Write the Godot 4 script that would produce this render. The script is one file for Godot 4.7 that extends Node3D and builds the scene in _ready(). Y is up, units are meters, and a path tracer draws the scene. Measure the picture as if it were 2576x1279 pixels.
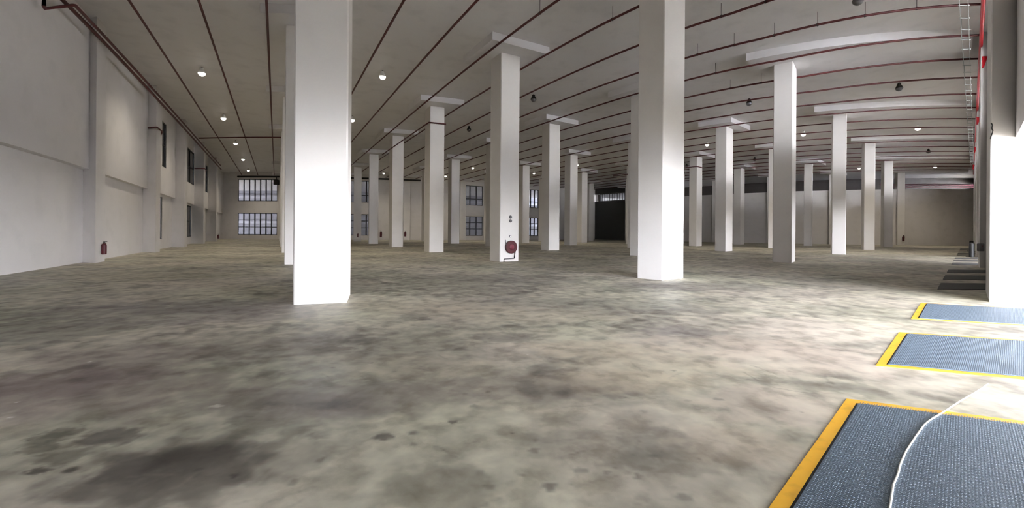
extends Node3D
# A large empty warehouse hall. Plan coordinates (X, Y) are the hall's own; W() lays them out in the scene,
# where walls and pipe runs bow gently as they do in the photograph.

const F := 1105.0            # focal length in pixels of the 2576 x 1279 frame
const TC := 0.5357           # bearing of the view's centre in plan
const V0 := 583.9            # horizon row at the frame's centre
const ROLL := 0.0072
const EYE := 1.5
const CEIL := 10.85
const DROP := 10.47
const GX := 9.395            # column grid
const GY := 0.88
const SX := 10.316
const SY := 10.347
const HW := 0.553

var used := {}
var mull := 0.1
var M := {}
var ORD := ["first", "second", "third", "fourth", "fifth", "sixth", "seventh", "eighth", "ninth", "tenth", "eleventh", "twelfth", "thirteenth", "fourteenth", "fifteenth", "sixteenth", "seventeenth", "eighteenth", "nineteenth", "twentieth", "twenty-first", "twenty-second", "twenty-third", "twenty-fourth", "twenty-fifth", "twenty-sixth", "twenty-seventh", "twenty-eighth"]

# ---------------------------------------------------------------- helpers
func W(x: float, y: float) -> Vector2:
	var r := sqrt(x * x + y * y)
	return Vector2(r * (atan2(y, x) - TC), -r)

func W3(x: float, y: float, h: float) -> Vector3:
	var p := W(x, y)
	return Vector3(p.x, h, p.y)

func px(u: float, v: float, h := 0.0) -> Vector3:
	var du := u - 1288.0
	var dv := v - V0
	var a := du * cos(ROLL) + dv * sin(ROLL)
	var b := -du * sin(ROLL) + dv * cos(ROLL)
	var r := F * (EYE - h) / b
	return Vector3(r * a / F, h, -r)

func numbered(called: String) -> String:
	if not used.has(called):
		used[called] = 0
		return called
	used[called] += 1
	return "%s_%03d" % [called, used[called]]

func tag(o: Node, label: String, category: String, group := "", kind := "") -> Node:
	if label: o.set_meta("label", label)
	if category: o.set_meta("category", category)
	if group: o.set_meta("group", group)
	if kind: o.set_meta("kind", kind)
	return o

func thing(called: String, label: String, category: String, at := Vector3.ZERO, turn := 0.0, group := "") -> Node3D:
	var o := Node3D.new()
	o.name = numbered(called)
	add_child(o)
	o.position = at
	o.rotation.y = turn
	tag(o, label, category, group)
	return o

func mb() -> SurfaceTool:
	var st := SurfaceTool.new()
	st.begin(Mesh.PRIMITIVE_TRIANGLES)
	return st

func part(called: String, mesh: Mesh, mat: Material, parent: Node3D, at := Vector3.ZERO, turn := 0.0) -> MeshInstance3D:
	var o := MeshInstance3D.new()
	o.name = numbered(called) if parent == self else called
	o.mesh = mesh
	o.material_override = mat
	parent.add_child(o, true)
	o.position = at
	o.rotation.y = turn
	return o

func obj(called: String, st: SurfaceTool, mat: Material, parent: Node3D = self, at := Vector3.ZERO, turn := 0.0) -> MeshInstance3D:
	return part(called, st.commit(), mat, parent, at, turn)

func struct(called: String, st: SurfaceTool, mat: Material, label: String, category: String) -> MeshInstance3D:
	var o := obj(called, st, mat)
	tag(o, label, category, "", "structure")
	return o

func face(st: SurfaceTool, p: Array, away: Vector3) -> void:
	var n: Vector3 = (p[1] - p[0]).cross(p[2] - p[0])
	if n.length() < 1e-9:
		return
	n = n.normalized()
	var mid := Vector3.ZERO
	for q in p: mid += q
	mid /= p.size()
	var order: Array = p.duplicate()
	if n.dot(mid - away) < 0.0:
		n = -n
	else:
		order.reverse()
	for k in range(1, order.size() - 1):
		for q in [order[0], order[k], order[k + 1]]:
			st.set_normal(n)
			var uv: Vector2
			if absf(n.y) > 0.7: uv = Vector2(q.x, q.z)
			elif absf(n.x) > absf(n.z): uv = Vector2(q.z, q.y)
			else: uv = Vector2(q.x, q.y)
			st.set_uv(uv)
			st.set_uv2(uv)
			st.add_vertex(q)

func hexa(st: SurfaceTool, b: Array, t: Array) -> void:
	var c := Vector3.ZERO
	for q in b + t: c += q
	c /= 8.0
	face(st, [b[0], b[1], b[2], b[3]], c)
	face(st, [t[0], t[1], t[2], t[3]], c)
	for k in 4:
		var n := (k + 1) % 4
		face(st, [b[k], b[n], t[n], t[k]], c)

func up(p: Vector2, h: float) -> Vector3:
	return Vector3(p.x, h, p.y)

# upright prism over four plan points in scene coordinates
func prism(st: SurfaceTool, q: Array, y0: float, y1: float) -> void:
	hexa(st, [up(q[0], y0), up(q[1], y0), up(q[2], y0), up(q[3], y0)], [up(q[0], y1), up(q[1], y1), up(q[2], y1), up(q[3], y1)])

func bx(st: SurfaceTool, c: Vector3, s: Vector3) -> void:
	var h := s / 2.0
	var q := [Vector2(c.x - h.x, c.z - h.z), Vector2(c.x + h.x, c.z - h.z), Vector2(c.x + h.x, c.z + h.z), Vector2(c.x - h.x, c.z + h.z)]
	prism(st, q, c.y - h.y, c.y + h.y)

func chamfered(st: SurfaceTool, c: Vector3, s: Vector3, b: float) -> void:
	var h := s / 2.0
	var lo := func(y: float, i: float) -> Array:
		return [c + Vector3(-h.x + i, y, -h.z + i), c + Vector3(h.x - i, y, -h.z + i), c + Vector3(h.x - i, y, h.z - i), c + Vector3(-h.x + i, y, h.z - i)]
	hexa(st, lo.call(-h.y, b), lo.call(-h.y + b, 0.0))
	hexa(st, lo.call(-h.y + b, 0.0), lo.call(h.y - b, 0.0))
	hexa(st, lo.call(h.y - b, 0.0), lo.call(h.y, b))

func tube(st: SurfaceTool, pts: Array, rad: float, sides := 8, caps := true) -> void:
	var rings := []
	var norms := []
	for k in pts.size():
		var d: Vector3
		if k == 0: d = pts[1] - pts[0]
		elif k == pts.size() - 1: d = pts[k] - pts[k - 1]
		else: d = (pts[k + 1] - pts[k]).normalized() + (pts[k] - pts[k - 1]).normalized()
		d = d.normalized()
		var a := d.cross(Vector3.UP)
		if a.length() < 0.05: a = d.cross(Vector3.RIGHT)
		a = a.normalized()
		var b := a.cross(d).normalized()
		var ring := []
		var nr := []
		for s in sides:
			var t := TAU * s / sides
			var n := a * cos(t) + b * sin(t)
			nr.append(n)
			ring.append(pts[k] + n * rad)
		rings.append(ring)
		norms.append(nr)
	for k in pts.size() - 1:
		for s in sides:
			var e := (s + 1) % sides
			var v := [[k, s], [k + 1, s], [k + 1, e], [k, s], [k + 1, e], [k, e]]
			var p0: Vector3 = rings[k][s]
			var n0: Vector3 = (rings[k + 1][s] - p0).cross(rings[k + 1][e] - p0)
			if n0.dot(norms[k][s]) > 0.0: v.reverse()
			for w in v:
				st.set_normal(norms[w[0]][w[1]])
				st.set_uv(Vector2(w[1], w[0]))
				st.add_vertex(rings[w[0]][w[1]])
	if caps:
		for k in [0, pts.size() - 1]:
			var inner: Vector3 = pts[1] if k == 0 else pts[k - 1]
			face(st, rings[k], inner)

# profile of (radius, height) points turned about an axis through c
func lathe(st: SurfaceTool, prof: Array, c := Vector3.ZERO, sides := 20, axis := Basis.IDENTITY) -> void:
	for k in prof.size() - 1:
		var a: Vector2 = prof[k]
		var b: Vector2 = prof[k + 1]
		var nn := Vector2(b.y - a.y, a.x - b.x).normalized()
		for s in sides:
			var t0 := TAU * s / sides
			var t1 := TAU * (s + 1) / sides
			var q := [Vector3(a.x * cos(t0), a.y, a.x * sin(t0)), Vector3(b.x * cos(t0), b.y, b.x * sin(t0)), Vector3(b.x * cos(t1), b.y, b.x * sin(t1)), Vector3(a.x * cos(t1), a.y, a.x * sin(t1))]
			var n := [Vector3(nn.x * cos(t0), nn.y, nn.x * sin(t0)), Vector3(nn.x * cos(t0), nn.y, nn.x * sin(t0)), Vector3(nn.x * cos(t1), nn.y, nn.x * sin(t1)), Vector3(nn.x * cos(t1), nn.y, nn.x * sin(t1))]
			for w in [0, 2, 1, 0, 3, 2]:
				st.set_normal(axis * n[w])
				st.set_uv(Vector2(float(s) / sides, float(k)))
				st.add_vertex(c + axis * q[w])

# a wall of boxes along a plan curve; openings are [s0, s1, y0, y1]
func wall_run(st: SurfaceTool, f: Callable, s0: float, s1: float, step: float, thick: float, y0: float, y1: float, openings := []) -> void:
	var cuts := [s0, s1]
	var s := s0 + step
	while s < s1 - 0.01:
		cuts.append(s)
		s += step
	for o in openings:
		for q in [o[0], o[1]]:
			if q > s0 and q < s1: cuts.append(q)
	cuts.sort()
	for k in cuts.size() - 1:
		var a: float = cuts[k]
		var b: float = cuts[k + 1]
		if b - a < 0.002: continue
		var holes := []
		for o in openings:
			if o[0] < (a + b) / 2.0 and o[1] > (a + b) / 2.0: holes.append([o[2], o[3]])
		holes.sort_custom(func(p, q): return p[0] < q[0])
		var y := y0
		var spans := []
		for h in holes:
			if h[0] > y + 0.001: spans.append([y, h[0]])
			y = h[1]
		if y < y1 - 0.001: spans.append([y, y1])
		for sp in spans:
			var q := [f.call(a, 0.0), f.call(b, 0.0), f.call(b, thick), f.call(a, thick)]
			prism(st, q, sp[0], sp[1])

# ---------------------------------------------------------------- materials
func noise(sd: int, freq: float, oct := 4, type := FastNoiseLite.TYPE_SIMPLEX_SMOOTH, warp := 0.0) -> FastNoiseLite:
	var n := FastNoiseLite.new()
	n.seed = sd
	n.noise_type = type
	n.frequency = freq
	n.fractal_octaves = oct
	if warp > 0.0:
		n.domain_warp_enabled = true
		n.domain_warp_amplitude = warp
		n.domain_warp_frequency = freq * 0.8
	return n

func mat(c: Color, rough := 0.6, metal := 0.0) -> StandardMaterial3D:
	var m := StandardMaterial3D.new()
	m.albedo_color = c
	m.roughness = rough
	m.metallic = metal
	return m

func painted(c: Color, rough: float, sd: int, spread: float, scale := 0.12) -> StandardMaterial3D:
	var m := mat(Color.WHITE, rough)
	var t := NoiseTexture2D.new()
	t.width = 512
	t.height = 512
	t.seamless = true
	t.noise = noise(sd, 0.01, 5)
	var g := Gradient.new()
	g.offsets = [0.0, 0.45, 1.0]
	g.colors = [c.darkened(spread), c, c.lightened(spread * 0.4)]
	t.color_ramp = g
	m.albedo_texture = t
	m.uv1_triplanar = true
	m.uv1_world_triplanar = true
	m.uv1_scale = Vector3.ONE * scale
	return m

const SPAN := 48.0           # metres covered by one floor texture
const TEX := 2048

func floor_material() -> StandardMaterial3D:
	var big := noise(11, 0.0042, 5, FastNoiseLite.TYPE_SIMPLEX_SMOOTH, 60.0).get_seamless_image(TEX, TEX)
	var mid := noise(23, 0.017, 5, FastNoiseLite.TYPE_SIMPLEX_SMOOTH, 22.0).get_seamless_image(TEX, TEX)
	var fine := noise(37, 0.09, 4).get_seamless_image(TEX, TEX)
	var tone := noise(51, 0.006, 3).get_seamless_image(TEX, TEX)
	var small := noise(77, 0.045, 5, FastNoiseLite.TYPE_SIMPLEX_SMOOTH, 10.0).get_seamless_image(TEX, TEX)
	for i in [big, mid, fine, tone, small]: i.convert(Image.FORMAT_L8)
	var B: PackedByteArray = big.get_data()
	var D: PackedByteArray = mid.get_data()
	var N: PackedByteArray = fine.get_data()
	var T: PackedByteArray = tone.get_data()
	var E: PackedByteArray = small.get_data()
	var out := PackedByteArray()
	out.resize(TEX * TEX * 3)
	for k in TEX * TEX:
		var b := (B[k] - 128) / 128.0
		var d := (D[k] - 128) / 128.0
		var n := (N[k] - 128) / 128.0
		var t := T[k] / 255.0
		var e := (E[k] - 128) / 128.0
		var v := 0.735 + 0.12 * b + 0.09 * d + 0.075 * e + 0.08 * n
		if d + 0.5 * e < -0.34: v -= 0.08 * minf(1.0, (-0.34 - d - 0.5 * e) * 4.0)
		v = clampf(v, 0.24, 0.84)
		# greenish grey to warm beige by tone
		out[3 * k] = int(255.0 * v * (0.975 + 0.035 * t))
		out[3 * k + 1] = int(255.0 * v * (0.968 - 0.010 * t))
		out[3 * k + 2] = int(255.0 * v * (0.85 + 0.04 * t))
	var img := Image.create_from_data(TEX, TEX, false, Image.FORMAT_RGB8, out)
	# stains and paint spots with shapes of their own: [u, v, radius m, stretch, strength, r, g, b]
	var rng := RandomNumberGenerator.new()
	rng.seed = 5
	for s in stains():
		var c := px(s[0], s[1])
		blot(img, Vector2(c.x, c.z), s[2], s[3], s[4], Color(s[5], s[6], s[7]), rng)
	for k in 70:
		var c := px(rng.randf_range(60, 2100), rng.randf_range(760, 1270))
		blot(img, Vector2(c.x, c.z), rng.randf_range(0.012, 0.045), rng.randf_range(0.6, 1.6), rng.randf_range(0.1, 0.3), Color(0.22, 0.21, 0.19), rng)
	for k in 160:
		var c := px(rng.randf_range(60, 2100), rng.randf_range(740, 1270))
		scratch(img, Vector2(c.x, c.z), rng.randf_range(0.06, 0.35), rng.randf_range(0, TAU), rng.randf_range(0.06, 0.16), Color(0.82, 0.78, 0.7) if rng.randf() < 0.6 else Color(0.25, 0.24, 0.22))
	img.generate_mipmaps()
	var m := mat(Color.WHITE, 0.5)
	m.albedo_texture = ImageTexture.create_from_image(img)
	m.uv1_scale = Vector3(1.0 / SPAN, 1.0 / SPAN, 1.0)
	m.metallic_specular = 0.35
	m.detail_enabled = true
	m.detail_blend_mode = BaseMaterial3D.BLEND_MODE_MUL
	m.detail_uv_layer = BaseMaterial3D.DETAIL_UV_2
	m.uv2_scale = Vector3(1.0 / 3.7, 1.0 / 3.7, 1.0)
	var dt := NoiseTexture2D.new()
	dt.width = 1024
	dt.height = 1024
	dt.seamless = true
	dt.noise = noise(91, 0.008, 7, FastNoiseLite.TYPE_SIMPLEX_SMOOTH, 40.0)
	var dg := Gradient.new()
	dg.offsets = [0.1, 0.38, 0.55, 1.0]
	dg.colors = [Color(0.80, 0.79, 0.775), Color(0.92, 0.915, 0.91), Color(0.975, 0.975, 0.97), Color(1, 1, 1)]
	dt.color_ramp = dg
	m.detail_albedo = dt
	var mk := Image.create(4, 4, false, Image.FORMAT_RGB8)
	mk.fill(Color.WHITE)
	m.detail_mask = ImageTexture.create_from_image(mk)
	var rt := NoiseTexture2D.new()
	rt.width = 1024
	rt.height = 1024
	rt.seamless = true
	rt.noise = noise(61, 0.012, 5)
	var g := Gradient.new()
	g.offsets = [0.2, 0.8]
	g.colors = [Color(0.42, 0.42, 0.42), Color(0.66, 0.66, 0.66)]
	rt.color_ramp = g
	m.roughness = 1.0
	m.roughness_texture = rt
	return m

func stains() -> Array:
	return [
		[430, 1190, 0.42, 1.6, 0.55, 0.30, 0.28, 0.26], [330, 1180, 0.18, 1.3, 0.5, 0.30, 0.28, 0.26], [490, 1150, 0.2, 1.5, 0.45, 0.32, 0.3, 0.28],
		[120, 1105, 0.13, 1.2, 0.42, 0.28, 0.27, 0.23], [155, 1090, 0.1, 1.6, 0.4, 0.28, 0.27, 0.23], [100, 1130, 0.09, 1.4, 0.42, 0.28, 0.27, 0.23], [160, 1150, 0.12, 1.4, 0.42, 0.28, 0.27, 0.23], [280, 1100, 0.16, 1.5, 0.55, 0.3, 0.28, 0.26],
		[95, 1187, 0.05, 1.4, 0.7, 0.22, 0.2, 0.18], [175, 1183, 0.04, 1.2, 0.7, 0.22, 0.2, 0.18], [590, 1197, 0.03, 1.2, 0.7, 0.24, 0.22, 0.2],
		[230, 985, 0.7, 2.2, 0.3, 0.40, 0.33, 0.34], [150, 960, 0.5, 1.8, 0.28, 0.40, 0.33, 0.34], [330, 900, 0.7, 2.0, 0.26, 0.42, 0.35, 0.36],
		[430, 790, 1.1, 2.6, 0.32, 0.4, 0.37, 0.38], [520, 770, 1.0, 2.4, 0.3, 0.4, 0.37, 0.38], [60, 830, 0.9, 2.0, 0.35, 0.36, 0.34, 0.33],
		[880, 1000, 0.5, 2.4, 0.32, 0.42, 0.38, 0.37], [760, 1020, 0.4, 2.0, 0.3, 0.42, 0.38, 0.37], [965, 1100, 0.06, 1.5, 0.6, 0.3, 0.28, 0.26],
		[1140, 1062, 0.03, 1.4, 0.6, 0.28, 0.26, 0.24], [1040, 1090, 0.04, 1.2, 0.5, 0.3, 0.28, 0.26], [1385, 1225, 0.06, 0.7, 0.5, 0.32, 0.3, 0.28],
		[1100, 1230, 0.3, 1.4, 0.35, 0.38, 0.36, 0.32], [1330, 970, 0.5, 2.2, 0.32, 0.44, 0.4, 0.38], [1700, 835, 0.45, 1.6, 0.3, 0.46, 0.43, 0.42],
		[1265, 850, 0.35, 1.5, 0.35, 0.42, 0.39, 0.37], [1500, 770, 1.2, 2.6, 0.28, 0.44, 0.42, 0.4], [1750, 720, 1.2, 2.4, 0.3, 0.42, 0.4, 0.39],
		[1200, 700, 1.6, 2.8, 0.3, 0.42, 0.4, 0.37], [1020, 720, 1.3, 2.6, 0.26, 0.45, 0.43, 0.39], [640, 870, 0.6, 2.0, 0.28, 0.44, 0.42, 0.38],
		[1700, 1160, 0.2, 2.6, 0.3, 0.42, 0.4, 0.36], [1420, 1120, 0.25, 1.6, 0.25, 0.46, 0.44, 0.4], [2020, 815, 0.5, 2.2, 0.22, 0.5, 0.48, 0.45],
		[840, 878, 0.13, 2.4, 0.5, 0.42, 0.39, 0.36], [560, 1010, 0.35, 1.7, 0.28, 0.4, 0.38, 0.35], [700, 1150, 0.3, 1.6, 0.26, 0.4, 0.38, 0.34],
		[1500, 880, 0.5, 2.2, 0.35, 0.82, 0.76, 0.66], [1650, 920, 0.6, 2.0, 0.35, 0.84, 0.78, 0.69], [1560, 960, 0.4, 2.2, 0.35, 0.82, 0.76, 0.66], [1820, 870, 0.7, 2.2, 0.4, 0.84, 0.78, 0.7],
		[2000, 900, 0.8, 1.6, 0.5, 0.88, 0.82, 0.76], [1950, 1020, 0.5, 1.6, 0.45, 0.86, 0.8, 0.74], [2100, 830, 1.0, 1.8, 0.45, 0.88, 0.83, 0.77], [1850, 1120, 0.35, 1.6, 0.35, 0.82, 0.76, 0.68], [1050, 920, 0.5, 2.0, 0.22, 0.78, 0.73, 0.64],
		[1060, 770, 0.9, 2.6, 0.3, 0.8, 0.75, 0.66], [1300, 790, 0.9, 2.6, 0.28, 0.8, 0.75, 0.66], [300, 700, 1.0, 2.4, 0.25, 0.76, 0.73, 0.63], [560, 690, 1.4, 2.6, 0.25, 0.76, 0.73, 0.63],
		[28, 1050, 0.018, 1.2, 0.95, 0.95, 0.94, 0.92], [48, 1012, 0.014, 1.2, 0.95, 0.95, 0.94, 0.92], [226, 911, 0.02, 1.2, 0.9, 0.95, 0.94, 0.92], [1325, 893, 0.02, 1.2, 0.9, 0.95, 0.94, 0.92], [1975, 795, 0.025, 1.2, 0.9, 0.9, 0.87, 0.86], [545, 1022, 0.03, 2.4, 0.6, 0.9, 0.88, 0.84]]

func blot(img: Image, c: Vector2, rad: float, stretch: float, strength: float, col: Color, rng: RandomNumberGenerator) -> void:
	var n := noise(rng.randi() % 1000, 1.3 / rad, 4)
	var k := TEX / SPAN
	var reach := rad * maxf(stretch, 1.0) * 1.5
	for y in range(int((c.y - reach) * k), int((c.y + reach) * k) + 1):
		for x in range(int((c.x - reach) * k), int((c.x + reach) * k) + 1):
			var d := Vector2((x + 0.5) / k - c.x, (y + 0.5) / k - c.y)
			var q := sqrt(pow(d.x / (rad * stretch), 2.0) + pow(d.y / rad, 2.0)) + 0.45 * n.get_noise_2d(d.x, d.y)
			var a := strength * clampf((1.0 - q) * 3.0, 0.0, 1.0)
			if a > 0.0:
				var ix := posmod(x, TEX)
				var iy := posmod(y, TEX)
				img.set_pixel(ix, iy, img.get_pixel(ix, iy).lerp(col, a))

func scratch(img: Image, c: Vector2, length: float, dir: float, strength: float, col: Color) -> void:
	var k := TEX / SPAN
	var steps := int(length * k) + 1
	for i in steps:
		var p := (c + Vector2(cos(dir), sin(dir)) * (i / k)) * k
		var ix := posmod(int(p.x), TEX)
		var iy := posmod(int(p.y), TEX)
		img.set_pixel(ix, iy, img.get_pixel(ix, iy).lerp(col, strength))
		dir += 0.01

func materials() -> void:
	M.wall = painted(Color(0.86, 0.845, 0.835), 0.55, 3, 0.05)
	M.column = painted(Color(0.89, 0.875, 0.86), 0.5, 4, 0.03)
	M.ceiling = painted(Color(0.88, 0.87, 0.87), 0.5, 5, 0.05)
	M.floor = floor_material()
	M.pipe = mat(Color(0.31, 0.10, 0.105), 0.5)
	M.main = mat(Color(0.74, 0.07, 0.13), 0.4)
	M.dark = mat(Color(0.10, 0.095, 0.09), 0.5)
	M.frame = mat(Color(0.13, 0.13, 0.14), 0.45, 0.3)
	M.black = mat(Color(0.05, 0.05, 0.05), 0.6)
	M.steel = mat(Color(0.68, 0.70, 0.70), 0.4, 0.8)
	M.galv = mat(Color(0.72, 0.74, 0.74), 0.45, 0.4)
	M.red = mat(Color(0.29, 0.045, 0.09), 0.5)
	M.deepred = mat(Color(0.25, 0.04, 0.08), 0.5)
	M.pink = mat(Color(0.42, 0.12, 0.19), 0.5)
	M.white = mat(Color(0.93, 0.93, 0.92), 0.5)
	M.grey = mat(Color(0.42, 0.41, 0.42), 0.5)
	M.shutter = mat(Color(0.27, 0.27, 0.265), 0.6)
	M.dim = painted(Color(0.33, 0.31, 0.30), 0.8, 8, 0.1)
	M.deck = painted(Color(0.37, 0.43, 0.485), 0.55, 9, 0.1, 0.5)
	M.deck.metallic = 0.25
	M.stud = mat(Color(0.40, 0.46, 0.515), 0.5, 0.25)
	M.oldplate = mat(Color(0.17, 0.17, 0.175), 0.6)
	M.yellow = painted(Color(0.93, 0.70, 0.16), 0.55, 12, 0.12, 0.8)
	M.cable = mat(Color(0.9, 0.89, 0.86), 0.5)
	M.facade = painted(Color(0.46, 0.46, 0.49), 0.8, 14, 0.2, 0.06)
	M.ledge = mat(Color(0.62, 0.62, 0.65), 0.8)
	M.yard = mat(Color(0.90, 0.89, 0.885), 0.9)
	var g := mat(Color(0.50, 0.52, 0.57, 0.6), 0.05)
	g.transparency = BaseMaterial3D.TRANSPARENCY_ALPHA
	M.glass = g
	var cg := mat(Color(0.95, 0.95, 0.97, 0.05), 0.03)
	cg.transparency = BaseMaterial3D.TRANSPARENCY_ALPHA
	M.clear = cg
	var fg := mat(Color(0.62, 0.64, 0.68, 0.88), 0.2)
	fg.transparency = BaseMaterial3D.TRANSPARENCY_ALPHA
	M.film = fg
	var dg := mat(Color(0.10, 0.10, 0.10), 0.12)
	M.darkglass = dg
	var l := mat(Color(1, 1, 1), 0.4)
	l.emission_enabled = true
	l.emission = Color(1.0, 0.97, 0.92)
	l.emission_energy_multiplier = 3.0
	M.lit = l
	M.unlit = mat(Color(0.35, 0.34, 0.34), 0.3)

# ---------------------------------------------------------------- the hall
func camera_and_light() -> void:
	var cam := Camera3D.new()
	cam.name = "camera"
	add_child(cam)
	cam.projection = Camera3D.PROJECTION_FRUSTUM
	cam.near = 0.05
	cam.far = 400.0
	cam.size = 0.05 * 1279.0 / F
	cam.frustum_offset = Vector2(0.0, -0.05 * (639.5 - V0) / F)
	cam.position = Vector3(0, EYE, 0)
	cam.rotation.z = ROLL
	cam.current = true
	var we := WorldEnvironment.new()
	we.name = "world_environment"
	var env := Environment.new()
	var sky := Sky.new()
	var ps := ProceduralSkyMaterial.new()
	ps.sky_top_color = Color(0.86, 0.89, 0.96)
	ps.sky_horizon_color = Color(0.95, 0.95, 0.97)
	ps.ground_bottom_color = Color(0.55, 0.54, 0.52)
	ps.ground_horizon_color = Color(0.85, 0.85, 0.85)
	ps.sky_energy_multiplier = 4.6
	ps.ground_energy_multiplier = 4.6
	sky.sky_material = ps
	env.background_mode = Environment.BG_SKY
	env.sky = sky
	env.tonemap_mode = Environment.TONE_MAPPER_LINEAR
	env.tonemap_exposure = 1.6
	env.sdfgi_enabled = true
	env.ssao_enabled = true
	env.ssil_enabled = true
	we.environment = env
	add_child(we)
	var sun := DirectionalLight3D.new()
	sun.name = "sun"
	sun.light_color = Color(1.0, 0.97, 0.95)
	sun.light_energy = 4.5
	sun.light_angular_distance = 0.6
	sun.shadow_enabled = true
	add_child(sun)
	sun.look_at_from_position(Vector3(-0.2, 1.0, -0.2), Vector3.ZERO, Vector3.FORWARD)

func left_y(x: float) -> float: return -(7.91 + 0.026 * minf(x, 45.0))
func left_f(x: float, t: float) -> Vector2: return W(x, left_y(x) - t)
func back_f(y: float, t: float) -> Vector2: return W(71.1 + t, y)
func far_f(x: float, t: float) -> Vector2: return W(x, 62.9 + t)
func right_f(y: float, t: float) -> Vector2:
	var p := W(-1.05 - 0.004 * y, maxf(y, 3.0))
	if y < 3.0: p = Vector2(p.x, p.y + (3.0 - y))
	var q := W(-1.05 - 0.004 * y - t, maxf(y, 3.0))
	if y < 3.0: q = Vector2(q.x, q.y + (3.0 - y))
	return p if t == 0.0 else q

const BACK_WINDOWS := [[-6.25, 0.05], [11.7, 15.7], [32.2, 36.0], [44.6, 48.2]]
const LEFT_WINDOWS := [[31.4, 32.8], [41.6, 45.9], [51.5, 55.3]]
var DOCKS := [[12.0, 13.65], [14.65, 16.3], [17.35, 19.0], [22.1, 23.8], [24.8, 26.5], [27.5, 29.2], [32.4, 34.1], [35.1, 36.8], [37.9, 39.6], [42.8, 44.5], [45.5, 47.2], [48.2, 49.9]]

const OPEN_DOCKS := [3, 4, 5]
const CLERESTORY := [[12.4, 19.6], [22.7, 29.9], [33.1, 40.3], [43.4, 50.6], [64.0, 71.0]]

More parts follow.
